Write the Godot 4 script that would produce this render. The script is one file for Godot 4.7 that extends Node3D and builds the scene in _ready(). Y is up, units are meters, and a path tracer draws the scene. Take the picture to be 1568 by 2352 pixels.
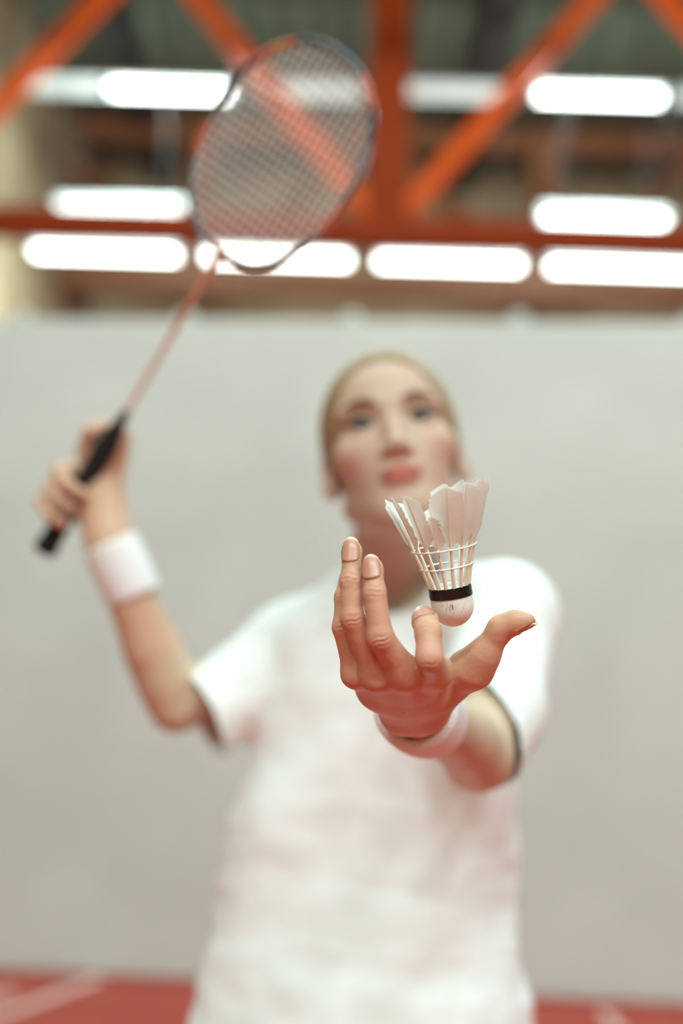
extends Node3D
# A woman holds a racket up and a shuttlecock out at the fingertips in a sports hall.
# Metres, y up. The floor is y = 0.

var M := {}
var taken := {}


# ------------------------------------------------------------------ naming
func numbered(called: String) -> String:
	if not taken.has(called):
		taken[called] = 0
		return called
	taken[called] += 1
	return "%s_%03d" % [called, taken[called]]

func base(called: String, label: String, category: String, at := Vector3.ZERO, group := "") -> Node3D:
	var o := Node3D.new()
	o.name = numbered(called)
	add_child(o)
	o.position = at
	o.set_meta("label", label)
	o.set_meta("category", category)
	if group:
		o.set_meta("group", group)
	return o

func put(mesh: Mesh, called: String, mat: Material, parent: Node3D = self, label := "") -> MeshInstance3D:
	var o := MeshInstance3D.new()
	o.name = numbered(called) if parent == self else called
	o.mesh = mesh
	if mat:
		o.material_override = mat
	if label:
		o.set_meta("label", label)
	parent.add_child(o, true)
	return o

func structure(mesh: Mesh, called: String, mat: Material, label := "", parent: Node3D = self) -> MeshInstance3D:
	var o := put(mesh, called, mat, parent, label)
	if parent == self:
		o.set_meta("kind", "structure")
	return o


# ------------------------------------------------------------------ materials
func paint(c: Color, rough := 0.6, metal := 0.0) -> StandardMaterial3D:
	var m := StandardMaterial3D.new()
	m.albedo_color = c
	m.roughness = rough
	m.metallic = metal
	return m

func grain(freq: float, lo: Color, hi: Color, size := 256, type := FastNoiseLite.TYPE_SIMPLEX_SMOOTH, octaves := 4, seed_ := 1) -> NoiseTexture2D:
	var n := FastNoiseLite.new()
	n.noise_type = type
	n.frequency = freq
	n.fractal_octaves = octaves
	n.seed = seed_
	var g := Gradient.new()
	g.set_color(0, lo)
	g.set_color(1, hi)
	var t := NoiseTexture2D.new()
	t.width = size
	t.height = size
	t.seamless = true
	t.noise = n
	t.color_ramp = g
	return t

func triplanar(m: StandardMaterial3D, scale: float, tex: Texture2D, bump: Texture2D = null, depth := 0.1) -> StandardMaterial3D:
	m.uv1_triplanar = true
	m.uv1_world_triplanar = true
	m.uv1_scale = Vector3.ONE * scale
	if tex:
		m.albedo_texture = tex
	if bump:
		m.heightmap_enabled = true
		m.heightmap_texture = bump
		m.heightmap_scale = depth
	return m


# ------------------------------------------------------------------ plain shapes
func mesh_of(v: PackedVector3Array, n: PackedVector3Array, idx: PackedInt32Array, c := PackedColorArray(), uv := PackedVector2Array()) -> ArrayMesh:
	var a := []
	a.resize(Mesh.ARRAY_MAX)
	a[Mesh.ARRAY_VERTEX] = v
	a[Mesh.ARRAY_NORMAL] = n
	a[Mesh.ARRAY_INDEX] = idx
	if c.size():
		a[Mesh.ARRAY_COLOR] = c
	if uv.size():
		a[Mesh.ARRAY_TEX_UV] = uv
	var m := ArrayMesh.new()
	m.add_surface_from_arrays(Mesh.PRIMITIVE_TRIANGLES, a)
	return m

func tool() -> SurfaceTool:
	var st := SurfaceTool.new()
	st.begin(Mesh.PRIMITIVE_TRIANGLES)
	return st

func done(st: SurfaceTool) -> ArrayMesh:
	st.generate_normals()
	return st.commit()

# box with chamfered edges, placed by a transform
func add_box(st: SurfaceTool, t: Transform3D, size: Vector3, ch := 0.01) -> void:
	var h := size / 2
	ch = minf(ch, minf(h.x, minf(h.y, h.z)) * 0.6)
	st.set_smooth_group(-1)
	var rings := []
	# profile across z, chamfered rectangle in x and y
	for zz in [[-h.z, ch], [-h.z + ch, 0.0], [h.z - ch, 0.0], [h.z, ch]]:
		var e: float = zz[1]
		var x := h.x - e
		var y := h.y - e
		var c := ch
		rings.append([Vector3(-x + c, -y, zz[0]), Vector3(x - c, -y, zz[0]), Vector3(x, -y + c, zz[0]), Vector3(x, y - c, zz[0]), Vector3(x - c, y, zz[0]), Vector3(-x + c, y, zz[0]), Vector3(-x, y - c, zz[0]), Vector3(-x, -y + c, zz[0])])
	for k in 3:
		for i in 8:
			var j := (i + 1) % 8
			quad(st, t * (rings[k][i] as Vector3), t * (rings[k][j] as Vector3), t * (rings[k + 1][j] as Vector3), t * (rings[k + 1][i] as Vector3))
	for i in range(1, 7):
		tri(st, t * (rings[0][0] as Vector3), t * (rings[0][i + 1] as Vector3), t * (rings[0][i] as Vector3))
		tri(st, t * (rings[3][0] as Vector3), t * (rings[3][i] as Vector3), t * (rings[3][i + 1] as Vector3))

# corners counter-clockwise seen from outside
func tri(st: SurfaceTool, a: Vector3, b: Vector3, c: Vector3) -> void:
	st.add_vertex(a)
	st.add_vertex(c)
	st.add_vertex(b)

func quad(st: SurfaceTool, a: Vector3, b: Vector3, c: Vector3, d: Vector3) -> void:
	tri(st, a, b, c)
	tri(st, a, c, d)

func box(size: Vector3, at := Vector3.ZERO, ch := 0.01) -> ArrayMesh:
	var st := tool()
	add_box(st, Transform3D(Basis(), at), size, ch)
	return done(st)

# bar of rectangular section from a to b; wide lies towards «side»
func bar(a: Vector3, b: Vector3, wide: float, thick: float, side := Vector3.BACK, ch := 0.01) -> ArrayMesh:
	var st := tool()
	add_bar(st, a, b, wide, thick, side, ch)
	return done(st)

func add_bar(st: SurfaceTool, a: Vector3, b: Vector3, wide: float, thick: float, side := Vector3.BACK, ch := 0.01) -> void:
	var z := (b - a).normalized()
	var y := (side - z * z.dot(side)).normalized()
	add_box(st, Transform3D(Basis(y.cross(z), y, z), (a + b) / 2), Vector3(wide, thick, a.distance_to(b)), ch)

# smooth tube along points with a radius each; section given by count and an optional flattening along the frame
func tube(pts: Array, radii: Array, sides := 12, up := Vector3.ZERO, flat := 1.0, closed := false, colors := []) -> ArrayMesh:
	var v := PackedVector3Array()
	var n := PackedVector3Array()
	var c := PackedColorArray()
	var idx := PackedInt32Array()
	var count := pts.size()
	var last_y := up
	for i in count:
		var p0: Vector3 = pts[(i - 1 + count) % count] if closed else pts[maxi(i - 1, 0)]
		var p1: Vector3 = pts[(i + 1) % count] if closed else pts[mini(i + 1, count - 1)]
		var t := (p1 - p0).normalized()
		if last_y == Vector3.ZERO:
			last_y = Vector3.UP if absf(t.y) < 0.9 else Vector3.RIGHT
		var ref := up if up != Vector3.ZERO else last_y
		var y := (ref - t * t.dot(ref)).normalized()
		last_y = y
		var x := y.cross(t)
		var r: float = radii[i] if i < radii.size() else radii[-1]
		for k in sides:
			var a := TAU * k / sides
			v.append(pts[i] + x * cos(a) * r + y * sin(a) * r * flat)
			n.append((x * cos(a) + y * sin(a) / flat).normalized())
			if colors.size():
				c.append(colors[i])
	var rows := count if closed else count - 1
	for i in rows:
		for k in sides:
			var a := i * sides + k
			var b := i * sides + (k + 1) % sides
			var d := ((i + 1) % count) * sides + k
			var e := ((i + 1) % count) * sides + (k + 1) % sides
			idx.append_array([a, d, b, b, d, e])
	if not closed:
		for end in [0, count - 1]:
			var at := v.size()
			v.append(pts[end])
			var dir: Vector3 = (pts[0] - pts[1]) if end == 0 else (pts[-1] - pts[-2])
			n.append(dir.normalized())
			if colors.size():
				c.append(colors[end])
			for k in sides:
				var a: int = end * sides + k
				var b: int = end * sides + (k + 1) % sides
				if end == 0:
					idx.append_array([at, a, b])
				else:
					idx.append_array([at, b, a])
	return mesh_of(v, n, idx, c)

# profile of (radius, height) turned about an axis; smooth
func lathe(profile: Array, t: Transform3D, sides := 32, ripple = null) -> ArrayMesh:
	var v := PackedVector3Array()
	var uv := PackedVector2Array()
	var idx := PackedInt32Array()
	var rows := profile.size()
	for i in rows:
		for k in sides + 1:
			var a := TAU * k / sides
			var r: float = profile[i].x
			if ripple != null:
				r += ripple.call(profile[i].y, a)
			v.append(t * Vector3(cos(a) * r, profile[i].y, sin(a) * r))
			uv.append(Vector2(float(k) / sides, float(i) / (rows - 1)))
	for i in rows - 1:
		for k in sides:
			var a := i * (sides + 1) + k
			var d := a + sides + 1
			idx.append_array([a, a + 1, d, a + 1, d + 1, d])
	var n := normals_of(v, idx)
	for i in rows:  # the seam
		var s := (n[i * (sides + 1)] + n[i * (sides + 1) + sides]).normalized()
		n[i * (sides + 1)] = s
		n[i * (sides + 1) + sides] = s
	return mesh_of(v, n, idx, PackedColorArray(), uv)

func normals_of(v: PackedVector3Array, idx: PackedInt32Array) -> PackedVector3Array:
	var n := PackedVector3Array()
	n.resize(v.size())
	for i in range(0, idx.size(), 3):
		var f := (v[idx[i + 2]] - v[idx[i]]).cross(v[idx[i + 1]] - v[idx[i]])
		n[idx[i]] += f
		n[idx[i + 1]] += f
		n[idx[i + 2]] += f
	for i in n.size():
		n[i] = n[i].normalized() if n[i].length_squared() > 1e-24 else Vector3.UP
	return n


# ------------------------------------------------------------------ rounded bodies: a distance field meshed as surface nets
class Field:
	var kind := PackedInt32Array()  # 0 tapered capsule, 1 ellipsoid
	var a := PackedVector3Array()
	var b := PackedVector3Array()
	var ra := PackedFloat32Array()
	var rb := PackedFloat32Array()
	var k := PackedFloat32Array()
	var g := PackedInt32Array()
	var turn: Array[Basis] = []
	var group_k := {}
	var cut_kind := PackedInt32Array()
	var cuts := []  # [centre, radii, basis, k]
	var disp = null
	var stack := []  # [centre, a, b] rows, lowest first
	var stack_turn := Basis()
	var stack_k := 0.05

	func cone(p: Vector3, q: Vector3, r: float, s: float, blend := 0.01, group := 0) -> void:
		kind.append(0)
		a.append(p)
		b.append(q)
		ra.append(r)
		rb.append(s)
		k.append(blend)
		g.append(group)
		turn.append(Basis())

	# joints are [point, radius]
	func chain(joints: Array, blend := 0.006, group := 0) -> void:
		for i in joints.size() - 1:
			cone(joints[i][0], joints[i + 1][0], joints[i][1], joints[i + 1][1], blend, group)

	func ball(c: Vector3, radii: Vector3, basis := Basis(), blend := 0.01, group := 0) -> void:
		kind.append(1)
		a.append(c)
		b.append(radii)
		ra.append(minf(radii.x, minf(radii.y, radii.z)))
		rb.append(maxf(radii.x, maxf(radii.y, radii.z)))
		k.append(blend)
		g.append(group)
		turn.append(basis.inverse())

	func cut(c: Vector3, radii: Vector3, basis := Basis(), blend := 0.005) -> void:
		cuts.append([c, radii, basis.inverse(), blend, false])

	# added after the cuts made so far
	func patch(c: Vector3, radii: Vector3, basis := Basis(), blend := 0.003) -> void:
		cuts.append([c, radii, basis.inverse(), blend, true])

	func one(i: int, p: Vector3) -> float:
		if kind[i] == 0:
			var ab := b[i] - a[i]
			var h := clampf((p - a[i]).dot(ab) / ab.length_squared(), 0.0, 1.0)
			return (p - a[i] - ab * h).length() - lerpf(ra[i], rb[i], h)
		var q := turn[i] * (p - a[i])
		var r := b[i]
		var k0 := (q / r).length()
		var k1 := (q / (r * r)).length()
		return k0 * (k0 - 1.0) / k1 if k1 > 1e-6 else -ra[i]

	func stack_at(p: Vector3) -> float:
		var n := stack.size()
		var j := 0
		while j < n - 2 and p.y > stack[j + 1][0].y:
			j += 1
		var lo: Vector3 = stack[j][0]
		var hi: Vector3 = stack[j + 1][0]
		var t := clampf((p.y - lo.y) / (hi.y - lo.y), 0.0, 1.0)
		var c := lo.lerp(hi, t)
		var ax := lerpf(stack[j][1], stack[j + 1][1], t)
		var bz := lerpf(stack[j][2], stack[j + 1][2], t)
		var q := stack_turn * (p - c)
		var e := pow(pow(absf(q.x) / ax, 2.4) + pow(absf(q.z) / bz, 2.4), 1.0 / 2.4)
		var d := (e - 1.0) * minf(ax, bz)
		return maxf(d, maxf(stack[0][0].y - p.y, p.y - stack[n - 1][0].y))

	func value(p: Vector3, active: PackedInt32Array) -> float:
		var whole := 1e3
		if stack.size():
			whole = stack_at(p)
		var at := 0
		var n := active.size()
		while at < n and g[active[at]] == 0:
			var i := active[at]
			whole = smin(whole, one(i, p), k[i])
			at += 1
		var out := whole
		while at < n:
			var group := g[active[at]]
			var d := 1e3
			while at < n and g[active[at]] == group:
				var i := active[at]
				d = smin(d, one(i, p), k[i])
				at += 1
			out = minf(out, smin(whole, d, group_k.get(group, 0.008)))
		for c in cuts:
			var q: Vector3 = c[2] * (p - c[0])
			var r: Vector3 = c[1]
			var k0 := (q / r).length()
			var k1 := (q / (r * r)).length()
			var d := k0 * (k0 - 1.0) / maxf(k1, 1e-6)
			out = smin(out, d, c[3]) if c[4] else -smin(-out, d, c[3])
		return out

	func smin(x: float, y: float, w: float) -> float:
		var h := maxf(w - absf(x - y), 0.0)
		return minf(x, y) - h * h * 0.25 / w if w > 0.0 else minf(x, y)

	# surface nets between lo and hi with cells of size h; returns [vertices, indices]
	func nets(lo: Vector3, hi: Vector3, h: float) -> Array:
		var v := PackedVector3Array()
		var idx := PackedInt32Array()
		var cell := {}
		var edges := PackedInt32Array()
		var nb := Vector3i(((hi - lo) / (h * 8)).ceil())
		var ny := nb.y * 8 + 2
		var nz := nb.z * 8 + 2
		var reach := h * 4 * sqrt(3.0)
		var all := PackedInt32Array(range(kind.size()))
		var vals := PackedFloat32Array()
		vals.resize(729)
		var corner := PackedInt32Array([0, 81, 9, 90, 1, 82, 10, 91])
		for bx in nb.x:
			for by in nb.y:
				for bz in nb.z:
					var org := lo + Vector3(bx, by, bz) * (h * 8)
					var mid := org + Vector3.ONE * (h * 4)
					var dm := value(mid, all)
					if absf(dm) > reach * 1.35 + 0.002:
						continue
					var near := PackedInt32Array()
					for i in all:
						if one(i, mid) < maxf(dm, 0.0) + reach * 2.4 + k[i] + 0.012:
							near.append(i)
					var some_in := false
					var some_out := false
					for x in 9:
						for y in 9:
							for z in 9:
								var p := org + Vector3(x, y, z) * h
								var d := value(p, near)
								if disp != null and absf(d) < h * 2.5:
									d += disp.call(p)
								vals[x * 81 + y * 9 + z] = d
								if d < 0.0:
									some_in = true
								else:
									some_out = true
					if not (some_in and some_out):
						continue
					for x in 8:
						for y in 8:
							for z in 8:
								var at := x * 81 + y * 9 + z
								var sum := Vector3.ZERO
								var hits := 0
								var mask := 0
								for c in 8:
									if vals[at + corner[c]] < 0.0:
										mask |= 1 << c
								if mask == 0 or mask == 255:
									continue
								for c in 8:
									for ax in 3:
										if c & (1 << ax):
											continue
										var c2 := c | (1 << ax)
										if ((mask >> c) & 1) == ((mask >> c2) & 1):
											continue
										var d0 := vals[at + corner[c]]
										var d1 := vals[at + corner[c2]]
										var q := Vector3(c & 1, (c >> 1) & 1, (c >> 2) & 1)
										q[ax] += d0 / (d0 - d1)
										sum += q
										hits += 1
								var gx := bx * 8 + x
								var gy := by * 8 + y
								var gz := bz * 8 + z
								cell[(gx * ny + gy) * nz + gz] = v.size()
								v.append(org + (Vector3(x, y, z) + sum / hits) * h)
								var s0 := mask & 1
								for ax in 3:
									if s0 != ((mask >> (1 << ax)) & 1):
										edges.append_array([gx, gy, gz, ax * 2 + s0])
		for e in range(0, edges.size(), 4):
			var gx := edges[e]
			var gy := edges[e + 1]
			var gz := edges[e + 2]
			var ax := edges[e + 3] >> 1
			var inside := edges[e + 3] & 1
			var here := (gx * ny + gy) * nz + gz
			var su := 1
			var sv := 1
			if ax == 0:
				su = nz
				sv = 1
			elif ax == 1:
				su = 1
				sv = ny * nz
			else:
				su = ny * nz
				sv = nz
			var q0: int = cell.get(here, -1)
			var q1: int = cell.get(here - su, -1)
			var q2: int = cell.get(here - su - sv, -1)
			var q3: int = cell.get(here - sv, -1)
			if q0 < 0 or q1 < 0 or q2 < 0 or q3 < 0:
				continue
			if inside:
				idx.append_array([q0, q2, q1, q0, q3, q2])
			else:
				idx.append_array([q0, q1, q2, q0, q2, q3])
		return [v, idx]


# several pieces [vertices, indices] as one mesh, coloured by tone(point, normal)
func body_mesh(pieces: Array, tone: Callable) -> ArrayMesh:
	var v := PackedVector3Array()
	var n := PackedVector3Array()
	var c := PackedColorArray()
	var idx := PackedInt32Array()
	for piece in pieces:
		var off := v.size()
		var pv: PackedVector3Array = piece[0]
		var pi: PackedInt32Array = piece[1]
		var pn := normals_of(pv, pi)
		v.append_array(pv)
		n.append_array(pn)
		if true:
			for i in pv.size():
				c.append(tone.call(pv[i], pn[i]))
		for i in pi:
			idx.append(i + off)
	return mesh_of(v, n, idx, c)

# a cloth sheet: the part of a surface where keep(p) >= 0, given a thickness and a closed rim
func cloth(piece: Array, keep: Callable, thick: float) -> ArrayMesh:
	var pv: PackedVector3Array = piece[0]
	var pi: PackedInt32Array = piece[1]
	var ok := PackedFloat32Array()
	for p in pv:
		ok.append(keep.call(p))
	var kept := PackedInt32Array()
	for i in range(0, pi.size(), 3):
		if ok[pi[i]] >= 0.0 and ok[pi[i + 1]] >= 0.0 and ok[pi[i + 2]] >= 0.0:
			kept.append_array([pi[i], pi[i + 1], pi[i + 2]])
	var used := {}
	var v := PackedVector3Array()
	var idx := PackedInt32Array()
	for i in kept:
		if not used.has(i):
			used[i] = v.size()
			v.append(pv[i])
		idx.append(used[i])
	var count := {}
	for i in range(0, idx.size(), 3):
		for e in 3:
			var x := idx[i + e]
			var y := idx[i + (e + 1) % 3]
			count[Vector2i(x, y)] = true
	var rim := []
	var on_rim := {}
	for e in count:
		if not count.has(Vector2i(e.y, e.x)):
			rim.append(e)
			on_rim[e.x] = true
			on_rim[e.y] = true
	for i in on_rim:  # draw the edge to where the cut runs
		var p := v[i]
		var c0: float = keep.call(p)
		var grad := Vector3(keep.call(p + Vector3(0.002, 0, 0)) - c0, keep.call(p + Vector3(0, 0.002, 0)) - c0, keep.call(p + Vector3(0, 0, 0.002)) - c0) / 0.002
		if grad.length() > 0.3:
			v[i] = p - grad.normalized() * minf(c0, 0.02)
	var n := normals_of(v, idx)
	var m := v.size()
	for i in m:
		v.append(v[i] - n[i] * thick)
		n.append(-n[i])
	var front := idx.size()
	for i in range(0, front, 3):
		idx.append_array([idx[i] + m, idx[i + 2] + m, idx[i + 1] + m])
	for e in rim:
		idx.append_array([e.x, e.x + m, e.y, e.y, e.x + m, e.y + m])
	return mesh_of(v, n, idx)


# ------------------------------------------------------------------ the scene
func _ready() -> void:
	# camera
	var cam := Camera3D.new()
	cam.name = "camera"
	cam.position = Vector3(0, 1.2, 0)
	cam.rotation_degrees = Vector3(9.0, 0, 1.7)
	cam.keep_aspect = Camera3D.KEEP_HEIGHT
	cam.near = 0.05
	cam.far = 200.0
	var lens := CameraAttributesPhysical.new()
	lens.frustum_focal_length = 35.0
	lens.frustum_focus_distance = 0.605
	lens.exposure_aperture = 1.75
	cam.attributes = lens
	cam.fov = rad_to_deg(2.0 * atan(1176.0 / 2287.0))
	add_child(cam)
	cam.current = true
	# sky (the hall is closed, none of it comes in) and exposure
	var env := Environment.new()
	env.background_mode = Environment.BG_COLOR
	env.background_color = Color(0.02, 0.02, 0.02)
	env.tonemap_mode = Environment.TONE_MAPPER_LINEAR
	env.tonemap_exposure = 1.62
	env.sdfgi_enabled = true
	env.ssao_enabled = true
	env.ssil_enabled = true
	var we := WorldEnvironment.new()
	we.name = "environment"
	we.environment = env
	add_child(we)
	make_materials()
	make_hall()
	make_trusses()
	make_lamps()
	make_racket()
	make_person()
	make_shuttlecock()


func make_materials() -> void:
	M.wall = triplanar(paint(Color.WHITE, 0.85), 0.5, grain(0.01, Color(0.755, 0.745, 0.72), Color(0.795, 0.785, 0.76)), grain(0.2, Color.BLACK, Color.WHITE), 0.03)
	M.floor = triplanar(paint(Color.WHITE, 0.45), 0.5, grain(0.02, Color(0.67, 0.23, 0.165), Color(0.72, 0.27, 0.20)), grain(0.3, Color.BLACK, Color.WHITE), 0.02)
	M.line = triplanar(paint(Color.WHITE, 0.5), 0.7, grain(0.04, Color(0.90, 0.74, 0.70), Color(0.95, 0.83, 0.79)))
	M.roof = triplanar(paint(Color.WHITE, 0.8), 0.4, grain(0.02, Color(0.265, 0.285, 0.23), Color(0.325, 0.345, 0.28)))
	M.far = triplanar(paint(Color.WHITE, 0.8), 0.25, grain(0.02, Color(0.60, 0.52, 0.40), Color(0.70, 0.62, 0.49)))
	M.side = triplanar(paint(Color.WHITE, 0.8), 0.25, grain(0.02, Color(0.48, 0.41, 0.31), Color(0.55, 0.48, 0.37)))
	M.steel = triplanar(paint(Color.WHITE, 0.5), 0.6, grain(0.03, Color(0.70, 0.25, 0.04), Color(0.77, 0.30, 0.06)))
	M.rust = triplanar(paint(Color.WHITE, 0.6), 0.6, grain(0.03, Color(0.45, 0.15, 0.02), Color(0.51, 0.18, 0.03)))
	M.steel.metallic_specular = 0.2
	M.rust.metallic_specular = 0.2
	M.dark_steel = paint(Color(0.14, 0.13, 0.12), 0.6)
	M.brown_steel = triplanar(paint(Color.WHITE, 0.6), 0.6, grain(0.03, Color(0.42, 0.24, 0.13), Color(0.50, 0.30, 0.17)))
	M.housing = paint(Color(0.90, 0.91, 0.90), 0.4)
	M.holder = paint(Color(0.80, 0.81, 0.80), 0.5)
	M.tube = paint(Color(0.95, 0.97, 0.96), 0.3)
	M.tube.emission_enabled = true
	M.tube.emission = Color(0.97, 1.0, 0.98)
	M.tube.emission_energy_multiplier = 7.0
	M.tube_off = paint(Color(0.93, 0.94, 0.92), 0.25)
	M.skin = paint(Color.WHITE, 0.5)
	M.skin.vertex_color_use_as_albedo = true
	M.skin.subsurf_scatter_enabled = true
	M.skin.subsurf_scatter_strength = 0.12
	M.skin.metallic_specular = 0.4
	triplanar(M.skin, 24.0, null, grain(0.06, Color.BLACK, Color.WHITE, 256, FastNoiseLite.TYPE_CELLULAR, 2), 0.012)
	M.nail = paint(Color.WHITE, 0.3)
	M.nail.vertex_color_use_as_albedo = true
	M.nail.clearcoat_enabled = true
	M.nail.clearcoat = 0.3
	M.hair = paint(Color.WHITE, 0.55)
	M.hair.vertex_color_use_as_albedo = true
	M.eye = paint(Color.WHITE, 0.35)
	M.eye.vertex_color_use_as_albedo = true
	M.eye.metallic_specular = 0.3
	M.brow = paint(Color(0.50, 0.33, 0.21), 0.7)
	M.lash = paint(Color(0.13, 0.09, 0.08), 0.6)
	M.shirt = triplanar(paint(Color.WHITE, 0.9), 8.0, grain(0.02, Color(0.93, 0.93, 0.92), Color(0.96, 0.96, 0.955)), grain(0.5, Color.BLACK, Color.WHITE), 0.03)
	M.shirt.rim_enabled = true
	M.shirt.rim = 0.2
	M.terry = triplanar(paint(Color.WHITE, 0.95), 25.0, grain(0.05, Color(0.92, 0.90, 0.90), Color(0.96, 0.95, 0.95)), grain(0.1, Color.BLACK, Color.WHITE, 256, FastNoiseLite.TYPE_CELLULAR, 2), 0.1)
	M.terry.rim_enabled = true
	M.terry.rim = 0.3
	M.shorts = paint(Color(0.90, 0.90, 0.89), 0.9)
	M.shoe = paint(Color(0.88, 0.88, 0.87), 0.6)
	M.sole = paint(Color(0.75, 0.55, 0.35), 0.7)
	M.grip = triplanar(paint(Color.WHITE, 0.75), 20.0, grain(0.05, Color(0.035, 0.035, 0.038), Color(0.075, 0.075, 0.08)), grain(0.2, Color.BLACK, Color.WHITE), 0.03)
	M.frame = paint(Color.WHITE, 0.3)
	M.frame.vertex_color_use_as_albedo = true
	M.frame.clearcoat_enabled = true
	M.frame.clearcoat = 0.5
	M.string = paint(Color(0.95, 0.94, 0.92), 0.4)
	M.grommet = paint(Color(0.08, 0.08, 0.09), 0.5)
	M.feather = paint(Color(0.955, 0.95, 0.935), 0.7)
	M.feather.backlight_enabled = true
	M.feather.backlight = Color(1.0, 0.99, 0.97)
	M.quill = paint(Color(0.95, 0.92, 0.85), 0.45)
	M.thread = paint(Color(0.95, 0.94, 0.92), 0.6)
	M.band = paint(Color(0.05, 0.055, 0.06), 0.35)
	var im := Image.create(512, 256, false, Image.FORMAT_RGB8)
	im.fill(Color(0.93, 0.91, 0.88))
	var r := RandomNumberGenerator.new()
	r.seed = 5
	for i in 900:  # faint soiling
		var at := Vector2i(r.randi_range(0, 508), r.randi_range(0, 252))
		im.fill_rect(Rect2i(at, Vector2i(r.randi_range(1, 4), r.randi_range(1, 3))), Color(0.93, 0.91, 0.88).darkened(r.randf() * 0.08))
	# scuffs left by strings: from, to, darkness
	var scuffs := [[Vector2(352, 152), Vector2(361, 114), 0.55], [Vector2(333, 128), Vector2(341, 123), 0.4], [Vector2(366, 182), Vector2(402, 122), 0.6], [Vector2(408, 168), Vector2(440, 106), 0.35], [Vector2(400, 222), Vector2(432, 186), 0.35], [Vector2(424, 210), Vector2(428, 165), 0.25], [Vector2(330, 200), Vector2(352, 214), 0.3], [Vector2(60, 150), Vector2(90, 120), 0.5], [Vector2(170, 180), Vector2(200, 120), 0.4], [Vector2(250, 140), Vector2(280, 170), 0.4]]
	for i in 26:  # a smudge of many small ones
		var at := Vector2(372 + r.randfn(0, 9), 135 + r.randfn(0, 11))
		var way := Vector2.from_angle(-1.2 + r.randfn(0, 0.5)) * r.randf_range(3, 11)
		scuffs.append([at - way, at + way, r.randf_range(0.06, 0.26)])
	for s in scuffs:
		for j in 60:
			var p: Vector2 = Vector2(513, 290) - s[0].lerp(s[1], j / 59.0) + Vector2(r.randf_range(-0.6, 0.6), r.randf_range(-0.6, 0.6))
			if r.randf() < 0.85:
				im.set_pixelv(Vector2i(p), im.get_pixelv(Vector2i(p)).lerp(Color(0.16, 0.15, 0.15), s[2]))
	im.generate_mipmaps()
	M.cork = paint(Color.WHITE, 0.55)
	M.cork.albedo_texture = ImageTexture.create_from_image(im)


# ------------------------------------------------------------------ the hall
const LEFT := -3.3
const RIGHT := 9.0
const FAR := -12.2
const NEAR := 9.0
const ROOF := 7.65

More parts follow.
